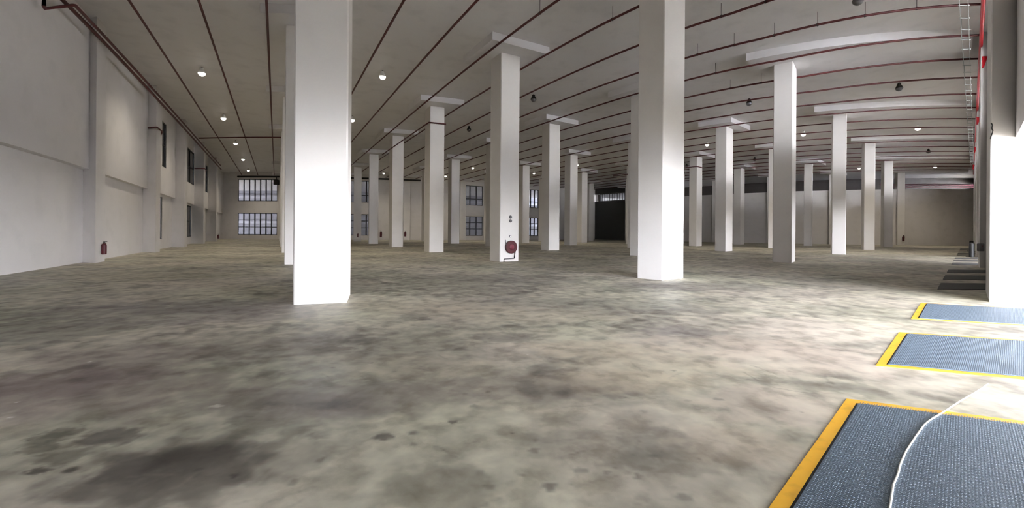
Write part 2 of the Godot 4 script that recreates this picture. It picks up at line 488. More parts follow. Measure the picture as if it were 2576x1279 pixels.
func shell() -> void:
	var st := mb()
	# the floor as a fine sheet of slabs so that its texture is laid in metres
	hexa(st, [Vector3(-75, -0.3, 18.4), Vector3(95, -0.3, 18.4), Vector3(95, -0.3, -120), Vector3(-75, -0.3, -120)], [Vector3(-75, 0, 18.4), Vector3(95, 0, 18.4), Vector3(95, 0, -120), Vector3(-75, 0, -120)])
	struct("floor", st, M.floor, "stained greenish grey polished concrete floor of the whole hall", "floor")
	st = mb()
	hexa(st, [Vector3(-75, CEIL, 18.4), Vector3(95, CEIL, 18.4), Vector3(95, CEIL, -120), Vector3(-75, CEIL, -120)], [Vector3(-75, CEIL + .4, 18.4), Vector3(95, CEIL + .4, 18.4), Vector3(95, CEIL + .4, -120), Vector3(-75, CEIL + .4, -120)])
	struct("ceiling", st, M.ceiling, "high flat white concrete ceiling over the whole hall", "ceiling")

	# left wall: recessed bays below, thicker wall above the ledge
	var holes := []
	for w in LEFT_WINDOWS:
		holes.append([w[0], w[1], 0.75, 4.0])
	st = mb()
	wall_run(st, left_f, 4.0, 72.0, 2.0, 0.45, 0.0, 4.15, holes)
	var uh := []
	for w in LEFT_WINDOWS: uh.append([w[0], w[1], 6.2, 9.6])
	var upper_f := func(x: float, t: float) -> Vector2: return W(x, left_y(x) + 0.3 - t)
	wall_run(st, upper_f, 4.0, 72.0, 2.0, 0.85, 4.15, CEIL, uh)
	var a: Vector2 = W(4.0, left_y(4.0))
	var b: Vector2 = W(4.0, left_y(4.0) - 0.45)
	prism(st, [a, b, Vector2(b.x, 18.4), Vector2(a.x, 18.4)], 0.0, CEIL)
	struct("wall_left", st, M.wall, "long white left wall with a ledge above its recessed lower bays", "wall")

	# back wall with windows
	holes = []
	for w in BACK_WINDOWS:
		holes.append([w[0], w[1], 0.75, 4.25])
		holes.append([w[0], w[1], 6.2, 9.75])
	st = mb()
	wall_run(st, back_f, -9.7, 63.2, 2.0, 0.4, 0.0, CEIL, holes)
	struct("wall_back", st, M.wall, "distant white back wall holding the tall multi-pane windows", "wall")

	# far partition, not up to the ceiling, and what closes the space behind it
	st = mb()
	wall_run(st, far_f, -2.0, 55.0, 2.0, 0.3, 0.0, 8.1)
	struct("wall_far", st, M.wall, "white partition wall on the far right that stops short of the ceiling", "wall")
	st = mb()
	wall_run(st, far_f, 55.0, 71.1, 2.0, 0.3, 0.0, 8.1)
	wall_run(st, far_f, 61.5, 71.1, 2.0, 0.3, 9.66, CEIL)
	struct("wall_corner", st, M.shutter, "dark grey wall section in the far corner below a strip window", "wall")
	st = mb()
	var end_f := func(x: float, t: float) -> Vector2: return W(x, 72.0 + t)
	wall_run(st, end_f, -4.0, 80.0, 2.5, 0.4, 0.0, CEIL, [[60.0, 79.6, 7.0, 10.75]])
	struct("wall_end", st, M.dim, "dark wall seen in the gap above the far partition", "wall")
	st = mb()
	var side_f := func(y: float, t: float) -> Vector2: return W(80.0 + t, y)
	wall_run(st, side_f, 60.0, 73.0, 2.0, 0.4, 0.0, CEIL)
	prism(st, [W(71.1, 63.2), W(80.4, 63.2), W(80.4, 63.6), W(71.1, 63.6)], 0.0, CEIL)
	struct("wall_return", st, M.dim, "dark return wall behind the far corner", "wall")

	# right wall with the dock openings
	holes = [[0.0, 9.84, 0.0, 3.72], [-8.5, -3.2, 0.0, 4.2]]
	holes.append([9.84, 11.76, 0.0, CEIL])
	for k in OPEN_DOCKS: holes.append([DOCKS[k][0] - 0.15, DOCKS[k][1] + 0.15, 0.0, 3.6])
	for w in CLERESTORY: holes.append([w[0], w[1], 6.4, 10.1])
	st = mb()
	wall_run(st, right_f, -18.4, 73.0, 1.5, 0.45, 0.0, CEIL, holes)
	struct("wall_right", st, M.wall, "white right wall with the loading dock openings", "wall")
	# wall behind the viewer with its wide dock openings
	st = mb()
	var zf := func(x: float, t: float) -> Vector2: return Vector2(x, 18.0 + t)
	wall_run(st, zf, -16.5, 5.5, 3.0, 0.4, 0.0, CEIL)
	struct("wall_front", st, M.wall, "white wall behind the viewer", "wall")
	st = mb()
	bx(st, Vector3(0, -1.5, -50), Vector3(400, 0.3, 400))
	struct("ground", st, M.yard, "pale concrete yard outside the loading docks", "ground")

func column_quad(i: int, j: int) -> Array:
	# a true rectangle whose near corner and two outer edges stand where the grid puts them
	var cx := GX + SX * i
	var cy := GY + SY * j
	var c := W(cx - HW, cy - HW)
	var l := W(cx + HW, cy - HW)
	var r := W(cx - HW, cy + HW)
	var a := (l - c).angle()
	var b := (r - c).angle()
	var diff := wrapf(b - a, -PI, PI)
	var fix := (absf(diff) - PI / 2.0) / 2.0 * signf(diff)
	var da := Vector2.from_angle(a + fix)
	var db := Vector2.from_angle(b - fix)
	# lengths so that the sight lines through l and r still graze the outer corners
	var la := -c.cross(l) / da.cross(l)
	var lb := -c.cross(r) / db.cross(r)
	if la <= 0.3 or la > 3.0: la = (l - c).length()
	if lb <= 0.3 or lb > 3.0: lb = (r - c).length()
	return [c, c + da * la, c + da * la + db * lb, c + db * lb]

func column_shaft(st: SurfaceTool, q: Array, y0: float, y1: float) -> void:
	# small chamfers on the four arrises
	var n := []
	for k in 4:
		var p: Vector2 = q[k]
		var e := 0.03
		n.append(p + (q[(k + 3) % 4] - p).normalized() * e)
		n.append(p + (q[(k + 1) % 4] - p).normalized() * e)
	var c := Vector3.ZERO
	for p in n: c += up(p, (y0 + y1) / 2.0)
	c /= 8.0
	for k in 8:
		var m := (k + 1) % 8
		face(st, [up(n[k], y0), up(n[m], y0), up(n[m], y1), up(n[k], y1)], c)

func columns() -> void:
	var rows := ["leftmost column row, led by the nearest column", "second column row from the left, the hose reel row", "third column row from the left", "fourth column row from the left", "fifth column row from the left", "sixth column row from the left", "last column row, against the far partition"]
	for j in 7:
		for i in 7:
			if i == 6 and j == 6: continue
			var q := column_quad(i, j)
			var mid: Vector2 = (q[0] + q[2]) / 2.0
			var o := thing("column", "white square column, %s from the front in the %s" % [ORD[i], rows[j]], "column", up(mid, 0.0), 0.0, "square columns of the hall")
			var loc := []
			for p in q: loc.append(p - mid)
			var st := mb()
			column_shaft(st, loc, 0.0, DROP + 0.05)
			obj("shaft", st, M.column, o)
			# drop panel round the head; over the first row it runs on to the right wall
			var cx := GX + SX * i
			var cy := GY + SY * j
			var x0 := cx - 1.63
			if i == 0 and j >= 1: x0 = -0.2
			st = mb()
			var nseg := 8 if i == 0 else 2
			for k in nseg:
				var xa := lerpf(x0, cx + 1.63, float(k) / nseg)
				var xb := lerpf(x0, cx + 1.63, float(k + 1) / nseg)
				var y1 := cy + 1.63
				var quad := [W(xa, cy - 1.63) - mid, W(xb, cy - 1.63) - mid, W(xb, y1) - mid, W(xa, y1) - mid]
				prism(st, quad, DROP, CEIL + 0.02)
			obj("drop_panel", st, M.ceiling, o)
			if i == 1 and j == 1: hose_reel(q)

func frame_on(a: Vector2, b: Vector2) -> Basis:
	# x along the face from a to b, y up, z outwards to the viewer
	var d := Vector3(b.x - a.x, 0, b.y - a.y).normalized()
	var n := d.cross(Vector3.UP)
	if n.dot(Vector3(-a.x, 0, -a.y)) < 0.0: n = -n
	return Basis(d, Vector3.UP, n)

func hose_reel(q: Array) -> void:
	var a: Vector2 = q[0]
	var b: Vector2 = q[3]
	var B := frame_on(a, b)
	var w := a.distance_to(b)
	var at := func(s: float, h: float, off: float) -> Vector3: return up(a.lerp(b, s), h) + B.z * off
	var turn := atan2(B.z.x, B.z.z)
	var o := thing("hose_reel", "round red fire hose reel mounted low on a white column", "hose reel", at.call(0.54, 0.74, 0.0), turn)
	var ax := Basis(Vector3.RIGHT, PI / 2.0)
	var st := mb()
	lathe(st, [Vector2(0, 0.18), Vector2(0.06, 0.18), Vector2(0.06, 0.165), Vector2(0.3, 0.165), Vector2(0.325, 0.157), Vector2(0.325, 0.14), Vector2(0.3, 0.13), Vector2(0.0, 0.13)], Vector3.ZERO, 32, ax)
	lathe(st, [Vector2(0, 0.07), Vector2(0.3, 0.07), Vector2(0.325, 0.06), Vector2(0.325, 0.045), Vector2(0.3, 0.04), Vector2(0.0, 0.04)], Vector3.ZERO, 32, ax)
	obj("drum", st, M.red, o)
	st = mb()
	for k in 6:
		var ring := []
		for s in 25:
			var t := TAU * s / 24.0
			ring.append(Vector3(0.26 * cos(t), 0.26 * sin(t), 0.07 + 0.012 * k))
		tube(st, ring, 0.017, 6, false)
	obj("hose", st, M.deepred, o)
	st = mb()
	lathe(st, [Vector2(0, 0.205), Vector2(0.05, 0.2), Vector2(0.13, 0.182), Vector2(0.14, 0.168)], Vector3.ZERO, 24, ax)
	obj("hub", st, M.pink, o)
	st = mb()
	bx(st, Vector3(0, 0, 0.02), Vector3(0.12, 0.4, 0.04))
	obj("bracket", st, M.grey, o)
	st = mb()
	tube(st, [Vector3(0.22, -0.1, 0.14), Vector3(0.22, -0.2, 0.12), Vector3(0.22, -0.55, 0.06), Vector3(0.19, -0.58, 0.06), Vector3(-0.36, -0.6, 0.06), Vector3(-0.38, -0.63, 0.06), Vector3(-0.38, -0.735, 0.06)], 0.03, 8)
	obj("supply_pipe", st, M.grey, o)
	st = mb()
	tube(st, [Vector3(-0.29, 0.36, 0.05), Vector3(-0.29, 0.2, 0.06), Vector3(-0.25, 0.08, 0.1), Vector3(-0.2, 0.0, 0.14)], 0.016, 6)
	obj("nozzle_hose", st, M.grey, o)
	for k in 2:
		var g := thing("alarm_bell", ["upper of two grey round alarm bells above the hose reel", "lower of two grey round alarm bells above the hose reel"][k], "alarm bell", at.call(0.54, 2.25 - 0.19 * k, 0.0), turn, "alarm bells on the hose reel column")
		st = mb()
		lathe(st, [Vector2(0, 0.075), Vector2(0.04, 0.07), Vector2(0.075, 0.05), Vector2(0.085, 0.02), Vector2(0.085, 0.0)], Vector3.ZERO, 20, ax)
		obj("gong", st, M.grey, g)
		st = mb()
		lathe(st, [Vector2(0, 0.09), Vector2(0.012, 0.088), Vector2(0.014, 0.07)], Vector3.ZERO, 10, ax)
		obj("screw", st, M.steel, g)
	var s := thing("call_point", "tiny grey call point between the bells and the hose reel", "call point", at.call(0.53, 1.28, 0.0), turn)
	st = mb()
	chamfered(st, Vector3(0, 0, 0.02), Vector3(0.09, 0.11, 0.04), 0.008)
	obj("housing", st, M.grey, s)
	st = mb()
	chamfered(st, Vector3(0, 0, 0.043), Vector3(0.05, 0.05, 0.008), 0.002)
	obj("push_plate", st, M.white, s)

func extinguisher(at: Vector3, turn: float, label: String, size := 1.0) -> void:
	var o := thing("fire_extinguisher", label, "fire extinguisher", at, turn, "red fire extinguishers hung on the walls")
	var k := size
	var st := mb()
	lathe(st, [Vector2(0.02 * k, 0.5 * k), Vector2(0.05 * k, 0.49 * k), Vector2(0.085 * k, 0.45 * k), Vector2(0.095 * k, 0.4 * k), Vector2(0.095 * k, 0.03 * k), Vector2(0.08 * k, 0.0), Vector2(0, 0)], Vector3(0, 0, 0.1 * k), 16)
	obj("cylinder", st, M.red, o)
	st = mb()
	bx(st, Vector3(0, 0.53 * k, 0.1 * k), Vector3(0.04, 0.06, 0.04) * k)
	bx(st, Vector3(0.0, 0.57 * k, 0.14 * k), Vector3(0.03, 0.02, 0.14) * k)
	obj("valve", st, M.black, o)
	st = mb()
	tube(st, [Vector3(0.02, 0.54, 0.12) * k, Vector3(0.1, 0.5, 0.14) * k, Vector3(0.115, 0.35, 0.14) * k, Vector3(0.11, 0.15, 0.13) * k], 0.012 * k, 6)
	obj("hose", st, M.black, o)
	st = mb()
	bx(st, Vector3(0, 0.3 * k, 0.004), Vector3(0.06, 0.3, 0.012) * k)
	obj("wall_bracket", st, M.grey, o)

const PIL_X := [17.7, 27.4, 36.3, 46.0, 55.9]
func left_details() -> void:
	var lab := ["nearest white pilaster on the left wall, with an extinguisher low down", "second white pilaster on the left wall, crossed high by a pipe", "third white pilaster on the left wall, before the first wide window", "fourth white pilaster on the left wall, between two dark windows", "farthest white pilaster on the left wall, by the back corner"]
	for k in 5:
		var x: float = PIL_X[k]
		var q := [W(x, -7.75), W(x + 1.1, -7.75), W(x + 1.1, left_y(x)), W(x, left_y(x))]
		var mid: Vector2 = (q[0] + q[2]) / 2.0
		var o := thing("pilaster", lab[k], "pilaster", up(mid, 0), 0, "pilasters along the left wall")
		var st := mb()
		prism(st, [q[0] - mid, q[1] - mid, q[2] - mid, q[3] - mid], 0.0, CEIL)
		obj("shaft", st, M.wall, o)
	var a := W(18.35, -7.75)
	var B := frame_on(W(18.1, -7.75), W(18.8, -7.75))
	extinguisher(up(a, 0.35) + B.z * 0.005, atan2(B.z.x, B.z.z), "red fire extinguisher hung on the nearest left wall pilaster")
	var a2 := W(57.0, -7.75)
	extinguisher(up(a2, 0.35), atan2(B.z.x, B.z.z), "small dark red extinguisher by the farthest left pilaster")
	# pipe that rings the second pilaster, and the fourth
	for k in [1, 3]:
		var x: float = PIL_X[k]
		var h := 8.1 if k == 1 else 8.0
		var st := mb()
		tube(st, [W3(x - 0.08, left_y(x) + 0.35, h), W3(x - 0.08, -7.67, h), W3(x + 1.18, -7.67, h), W3(x + 1.3, -7.9, h - 0.35)], 0.05, 8)
		tag(obj("conduit_pipe", st, M.pipe), "dark pipe bent round the %s left wall pilaster" % ["second", "fourth"][0 if k == 1 else 1], "pipe", "pipes bent round pilasters")
	# left wall windows
	var names := ["narrow dark window between the second and third left pilasters, %s", "wide dark window after the third left pilaster, %s", "dark window after the fourth left pilaster, %s"]
	var n := 0
	for w in LEFT_WINDOWS:
		for r in 2:
			n += 1
			var y0: float = [0.75, 6.2][r]
			var y1: float = [4.0, 9.6][r]
			var yy := left_y(w[0]) - (0.07 if r == 0 else -0.23)
			var f := func(x: float, t: float) -> Vector2: return W(x, yy - t)
			window(f, w[0], w[1], y0, y1, 2 if w[1] - w[0] > 2.0 else 1, [0.5], M.darkglass, names[n / 2 if r == 1 else (n - 1) / 2] % ["lower tier", "upper tier"][r] if false else names[(n - 1) / 2] % ["lower tier", "upper tier"][r])
	# thin conduits beside the third bay's door
	var st := mb()
	tube(st, [W3(29.6, left_y(29.6) + 0.05, 0.0), W3(29.6, left_y(29.6) + 0.05, 3.7)], 0.03, 6)
	tag(obj("wall_conduit", st, M.grey), "thin grey conduit rising beside the narrow left wall window", "conduit")

func window(f: Callable, s0: float, s1: float, y0: float, y1: float, cols: int, bars: Array, glass: Material, label: String) -> void:
	var mid: Vector2 = f.call((s0 + s1) / 2.0, 0.0)
	var o := thing("window", label, "window", up(mid, y0), 0.0, "windows of the hall")
	o.set_meta("kind", "structure")
	o.name = "window_%d" % (get_meta("windows", 0) + 1)
	set_meta("windows", get_meta("windows", 0) + 1)
	var P := func(s: float, t: float) -> Vector2: return f.call(s, t) - mid
	var fw := 0.09
	var seg := func(st: SurfaceTool, a: float, b: float, lo: float, hi: float, t0: float, t1: float) -> void:
		prism(st, [P.call(a, t0), P.call(b, t0), P.call(b, t1), P.call(a, t1)], lo - y0, hi - y0)
	var st := mb()
	seg.call(st, s0, s1, y0, y0 + fw, 0.02, 0.16)
	seg.call(st, s0, s1, y1 - fw, y1, 0.02, 0.16)
	seg.call(st, s0, s0 + fw, y0, y1, 0.02, 0.16)
	seg.call(st, s1 - fw, s1, y0, y1, 0.02, 0.16)
	obj("frame", st, M.frame, o)
	var cw := (s1 - s0) / cols
	for k in range(1, cols):
		st = mb()
		seg.call(st, s0 + cw * k - mull, s0 + cw * k + mull, y0, y1, 0.03, 0.15)
		obj("mullion", st, M.frame, o)
	for h in bars:
		st = mb()
		var y := lerpf(y0, y1, h)
		seg.call(st, s0, s1, y - 0.05, y + 0.05, 0.05, 0.13)
		obj("glazing_bar", st, M.frame, o)
	for k in cols:
		st = mb()
		seg.call(st, s0 + cw * k + mull, s0 + cw * (k + 1) - mull, y0 + fw, y1 - fw, 0.08, 0.10)
		obj("pane", st, glass, o)

func back_details() -> void:
	for k in CLERESTORY.size():
		var w: Array = CLERESTORY[k]
		var fr := func(y: float, t: float) -> Vector2: return right_f(y, t + 0.12)
		window(fr, w[0], w[1], 6.4, 10.1, 4, [0.5], M.clear, "high clerestory window in the right wall, %s from the front" % ORD[k])
	var where := ["at the left end of the back wall", "second from the left in the back wall", "third from the left in the back wall", "at the right end of the back wall"]
	for k in 4:
		var w: Array = BACK_WINDOWS[k]
		var c: int = [7, 4, 3, 4][k]
		var f := func(y: float, t: float) -> Vector2: return W(71.15 + t, y)
		window(f, w[0], w[1], 0.75, 4.25, c, [0.36, 0.68], M.glass, "lower tall multi-pane window " + where[k])
		window(f, w[0], w[1], 6.2, 9.75, c, [0.33], M.glass, "upper tall multi-pane window " + where[k])
	var f2 := func(x: float, t: float) -> Vector2: return W(x, 63.0 + t)
	mull = 0.05
	window(f2, 62.2, 69.7, 8.12, 9.65, 10, [], M.film, "long low strip window glowing above the dark far corner wall")
	# dark pipe along the head of the back wall
	var st := mb()
	var pts := []
	for k in 16: pts.append(W3(70.0, -6.3 + 2.0 * k, 10.05))
	tube(st, pts, 0.14, 8)
	tag(obj("header_pipe", st, M.dark), "dark header pipe along the top of the distant back wall", "pipe")
	var o := thing("speaker_box", "small black box hung at the top right of the left back window", "box", W3(70.5, -0.1, 9.2))
	st = mb()
	chamfered(st, Vector3.ZERO, Vector3(0.7, 0.8, 0.5), 0.05)
	obj("housing", st, M.black, o)
	st = mb()
	bx(st, Vector3(0, 0.58, 0), Vector3(0.1, 0.4, 0.1))
	obj("hanger", st, M.black, o)
	# small fittings by the distant columns
	var q := column_quad(5, 1)
	extinguisher(up(q[0].lerp(q[3], 0.6), 0.6) + Vector3(0, 0, 0.02), 0.0, "dark extinguisher on the sixth column of the hose reel row")
	extinguisher(W3(70.9, 17.2, 0.5), 0.0, "red extinguisher on the back wall between two distant columns", 1.8)
	extinguisher(W3(70.9, 21.4, 0.6), 0.0, "dark extinguisher on the back wall right of the pale panel", 1.6)
	q = column_quad(0, 6)
	extinguisher(up(q[0].lerp(q[1], 0.35), 0.6) + Vector3(0, 0, 0.02), 0.3, "extinguisher on the column against the far partition wall", 1.4)
	# facing building beyond the back windows
	var b := thing("building", "grey neighbouring building seen through the back wall windows", "building", W3(106, 20, -1.35))
	var c := W(106, 20)
	st = mb()
	for k in 20:
		var ya := -40.0 + 6.0 * k
		prism(st, [W(104, ya) - c, W(104, ya + 6) - c, W(106, ya + 6) - c, W(106, ya) - c], 0.0, 14.0)
	obj("facade", st, M.facade, b)
	for h in 4:
		st = mb()
		for k in 20:
			var ya := -40.0 + 6.0 * k
			prism(st, [W(103.6, ya) - c, W(103.6, ya + 6) - c, W(104, ya + 6) - c, W(104, ya) - c], 1.4 + 3.0 * h, 1.9 + 3.0 * h)
		obj("ledge", st, M.ledge, b)

const PH := 10.3
# the branch pipes slant a little towards the front where they reach the main
func drift(x: float, y: float) -> float:
	return y - 0.9 * clampf(1.0 - x / 9.0, 0.0, 1.06) * clampf((y - 6.0) / 8.0, 0.0, 1.0) * clampf((33.0 - y) / 7.0, 0.0, 1.0)

func pipes() -> void:
	var hanger := mb()
	tube(hanger, [Vector3(0, 0, 0), Vector3(0, CEIL - PH, 0)], 0.009, 5)
	lathe(hanger, [Vector2(0.062, -0.03), Vector2(0.066, 0.0), Vector2(0.062, 0.03), Vector2(0.05, 0.03)], Vector3(0, 0, 0), 8, Basis(Vector3.RIGHT, PI / 2.0))
	var hmesh := hanger.commit()
	for n in 26:
		var y := -5.63 + 2.587 * n
		var on_left := n < 4
		var x0 := 3.0 if on_left else -0.55
		var from := W(30.0, y)
		var o := thing("sprinkler_pipe", "thin dark red sprinkler pipe under the ceiling, %s from the left wall" % ORD[n], "pipe", up(from, PH), 0.0, "parallel sprinkler pipes under the ceiling")
		var pts := []
		var x := x0
		while x < 71.0:
			pts.append(W3(x, drift(x, y), PH) - o.position)
			x += 0.8 if x < 24.0 else 2.4
		var st := mb()
		tube(st, pts, 0.05 if n < 14 else 0.045, 8)
		obj("tube", st, M.pipe, o)
		if n >= 6 and n <= 11:
			x = 2.0 + 0.6 * (n % 3)
			while x < 15.0:
				var under_drop := (x < 11.1 or absf(fposmod(x - GX + SX / 2, SX) - SX / 2) < 1.7) and absf(fposmod(y - GY + SY / 2, SY) - SY / 2) < 1.7
				if not under_drop:
					part("hanger", hmesh, M.dark, o, W3(x, drift(x, y), PH) - o.position)
				x += 2.1
	# pipes hugging the left wall
	var st := mb()
	var p1 := []
	var p2 := []
	for k in 26:
		var x := 9.0 + 2.0 * k
		p1.append(W3(x, -7.55, 9.9 - 0.004 * x))
	for k in 22:
		p2.append(W3(14.7 + 2.0 * k if k else 14.7, -7.32, 9.85))
	tube(st, p1, 0.07, 8)
	tag(obj("wall_pipe", st, M.pipe), "dark red pipe hugging the top of the left wall, the outer of a pair", "pipe")
	st = mb()
	var bend := [W3(13.0, -7.68, CEIL), W3(13.0, -7.68, 9.16), W3(13.06, -7.66, 9.09), W3(14.55, -7.35, 9.80)]
	tube(st, bend + p2, 0.06, 8)
	tag(obj("wall_pipe", st, M.pipe), "dark red pipe with a square jog near the ceiling, top left corner", "pipe")
	st = mb()
	var cross := []
	for k in 9: cross.append(W3(41.0, -7.4 + 1.05 * k, 10.18))
	tube(st, cross, 0.06, 8)
	tag(obj("cross_pipe", st, M.pipe), "dark pipe crossing below the ceiling from the left wall to the first column row", "pipe")
	# pipes looped round two columns
	for c in [[2, 1], [2, 4]]:
		var q := column_quad(c[0], c[1])
		var cy: float = GY + SY * c[1] - HW - 0.12
		var cx: float = GX + SX * c[0] - HW - 0.1
		st = mb()
		var h := 9.25
		var pts := []
		for k in 7: pts.append(W3(cx + 14.0 - 2.0 * k, cy, h))
		pts.append(W3(cx, cy, h))
		pts.append(W3(cx, cy + 2.0 * HW + 0.2, h))
		tube(st, pts, 0.05, 8)
		tag(obj("column_pipe", st, M.pipe), "dark pipe wrapped round the third column of the %s row" % ["hose reel", "fifth column"][0 if c[1] == 1 else 1], "pipe", "pipes wrapped round columns")
	# red main along the right wall
	st = mb()
	var mp := []
	for k in 30: mp.append(W3(-0.5 - 0.008 * (1.85 * k), 9.0 + 1.85 * k, 10.22))
	tube(st, mp, 0.065, 12)
	tag(obj("main_pipe", st, M.main), "thick bright red sprinkler main along the top of the right wall", "pipe")
	# couplings and brackets where the drop panels meet the wall
	for j in range(2, 6):
		var yy := GY + SY * j
		var o := thing("pipe_bracket", "red pipe bracket at the right wall beside the %s column row" % ["third", "fourth", "fifth", "sixth"][j - 2], "bracket", W3(-0.8, yy - 1.4, 9.7), 0.0, "brackets of the red main")
		st = mb()
		bx(st, Vector3(0, 0, 0), Vector3(0.28, 0.05, 0.08))
		obj("arm", st, M.main, o)
		st = mb()
		hexa(st, [Vector3(-0.14, -0.5, -0.03), Vector3(-0.10, -0.5, -0.03), Vector3(-0.10, -0.5, 0.03), Vector3(-0.14, -0.5, 0.03)], [Vector3(-0.14, 0, -0.03), Vector3(0.08, 0, -0.03), Vector3(0.08, 0, 0.03), Vector3(-0.14, 0, 0.03)])
		obj("gusset", st, M.main, o)

func dock_doors() -> void:
	for k in DOCKS.size():
		if k in OPEN_DOCKS: continue
		var d: Array = DOCKS[k]
		var a := right_f(d[0] - 0.25, 0.0)
		var b := right_f(d[1] + 0.25, 0.0)
		var mid := (a + b) / 2.0
		var o := thing("door", "closed white sectional dock door behind the %s dark leveler plate past the pier" % ORD[k], "door", up(mid, 0.0), 0.0, "closed dock doors of the right wall")
		o.name = "door_%d" % (k + 1)
		o.set_meta("kind", "structure")
		var n := (b - a).orthogonal().normalized()
		if n.dot(-mid) < 0.0: n = -n
		for p in 5:
			var st := mb()
			prism(st, [a - mid + n * 0.005, b - mid + n * 0.005, b - mid + n * 0.05, a - mid + n * 0.05], 0.02 + 0.62 * p, 0.62 * (p + 1))
			obj("panel", st, M.white, o)
		for s in [0.0, 1.0]:
			var st := mb()
			var e: Vector2 = a.lerp(b, s) - mid
			var w: Vector2 = (b - a).normalized() * (0.06 if s > 0.5 else -0.06)
			prism(st, [e, e + w, e + w + n * 0.1, e + n * 0.1], 0.0, 3.3)
			obj("track", st, M.galv, o)

func cable_ladder() -> void:
	var o := thing("cable_ladder", "galvanised cable ladder running under the ceiling beside the red main", "cable ladder", W3(0.0, 30.0, 10.0))
	var X := func(y: float) -> float: return 0.17 - 0.0203 * (y - 15.9)
	for s in [-0.16, 0.16]:
		var st := mb()
		var y := 11.0
		while y < 55.0:
			var a := W(X.call(y) + s - 0.012, y)
			var b := W(X.call(y) + s + 0.012, y)
			var c := W(X.call(y + 2.2) + s + 0.012, y + 2.2)
			var d := W(X.call(y + 2.2) + s - 0.012, y + 2.2)
			var m := Vector2(o.position.x, o.position.z)
			prism(st, [a - m, b - m, c - m, d - m], -0.06, 0.06)
			y += 2.2
		obj("side_rail", st, M.galv, o)
	var y := 11.4
	while y < 54.0:
		var st := mb()
		tube(st, [W3(X.call(y) - 0.2, y, 9.96) - o.position, W3(X.call(y) + 0.2, y, 9.96) - o.position], 0.022, 6)
		obj("rung", st, M.galv, o)
		if int(y * 10) % 3 == 0:
			st = mb()
			tube(st, [W3(X.call(y) + 0.18, y, 10.0) - o.position, W3(X.call(y) + 0.18, y, CEIL) - o.position], 0.012, 5)
			obj("drop_rod", st, M.galv, o)
		y += 0.95

func lamps() -> void:
	var XS := [4.2, 14.5, 24.9, 35.2, 45.5, 55.9, 66.2]
	var YS := [-4.35, 6.05, 16.4, 26.7, 37.0, 47.4, 57.8]
	# [ix, iy, lit, label]
	var list := [
		[2, 0, 1, "nearest glowing ceiling light of the far left line"], [3, 0, 1, "second glowing ceiling light of the far left line"], [4, 0, 1, "third glowing ceiling light of the far left line"], [5, 0, 1, "fourth glowing ceiling light of the far left line"], [6, 0, 1, "last glowing ceiling light of the far left line, by the back window"],
		[2, 1, 1, "large glowing ceiling light right of the nearest column"], [3, 1, 1, "smaller glowing ceiling light at the edge of the nearest column"],
		[6, 2, 1, "faint glowing light far back between two distant hose reel row columns"], [6, 3, 1, "faint glowing light far back right of the third hose reel row column"], [5, 3, 1, "small glowing light left of the hose reel column"],
		[5, 4, 1, "small glowing light just right of the hose reel column"], [4, 4, 1, "small glowing light midway between the hose reel column and the big second column"],
		[2, 4, 1, "glowing ceiling light right of the big second column"], [1, 4, 1, "glowing ceiling light at the right edge of the third row's first column"], [0, 4, 1, "glowing ceiling light near the right wall, between sprinkler pipes"],
		[1, 6, 1, "small glowing light between the fourth and fifth row columns"], [0, 6, 1, "farthest glowing light near the right wall"],
		[0, 2, 0, "dark unlit ceiling light at the top right edge"], [0, 3, 0, "dark unlit ceiling light near the right wall, above the fourth row"], [1, 3, 0, "dark unlit ceiling light left of the third row's first column"],
		[2, 2, 0, "dark unlit ceiling light right of the hose reel column"], [3, 2, 0, "dark unlit ceiling light left of the hose reel column"], [0, 5, 0, "small dark unlit light far back near the right wall"], [2, 5, 0, "small dark unlit light behind the fourth row"], [3, 5, 0, "tiny dark unlit light beside the big second column"]]
	var body := mb()
	lathe(body, [Vector2(0.0, 0.3), Vector2(0.09, 0.3), Vector2(0.1, 0.2), Vector2(0.13, 0.17), Vector2(0.19, 0.03), Vector2(0.2, 0.0), Vector2(0.185, 0.0), Vector2(0.12, 0.15)], Vector3.ZERO, 20)
	var bm := body.commit()
	var lens := mb()
	lathe(lens, [Vector2(0.16, 0.06), Vector2(0.19, 0.0), Vector2(0.18, -0.06), Vector2(0.12, -0.13), Vector2(0.05, -0.17), Vector2(0.0, -0.175)], Vector3.ZERO, 20)
	var lm := lens.commit()
	var rod := mb()
	tube(rod, [Vector3(0, 0.29, 0), Vector3(0, 0.34, 0)], 0.04, 8)
	var rm := rod.commit()
	for l in list:
		var o := thing("ceiling_light", l[3], "ceiling light", W3(XS[l[0]], YS[l[1]], CEIL - 0.34), 0.0, "round lights below the ceiling")
		part("housing", bm, M.dark if not l[2] else M.white, o)
		part("stem", rm, M.dark, o)
		part("lens", lm, M.lit if l[2] else M.unlit, o)
		if l[2]:
			var s := SpotLight3D.new()
			s.name = "lamp_light"
			s.light_color = Color(1.0, 0.96, 0.88)
			s.light_energy = 14.0
			s.light_size = 0.2
			s.spot_range = 60.0
			s.spot_attenuation = 2.0
			s.spot_angle = 70.0
			s.shadow_enabled = true
			o.add_child(s, true)
			s.position = Vector3(0, -0.25, 0)
			s.rotation.x = -PI / 2.0

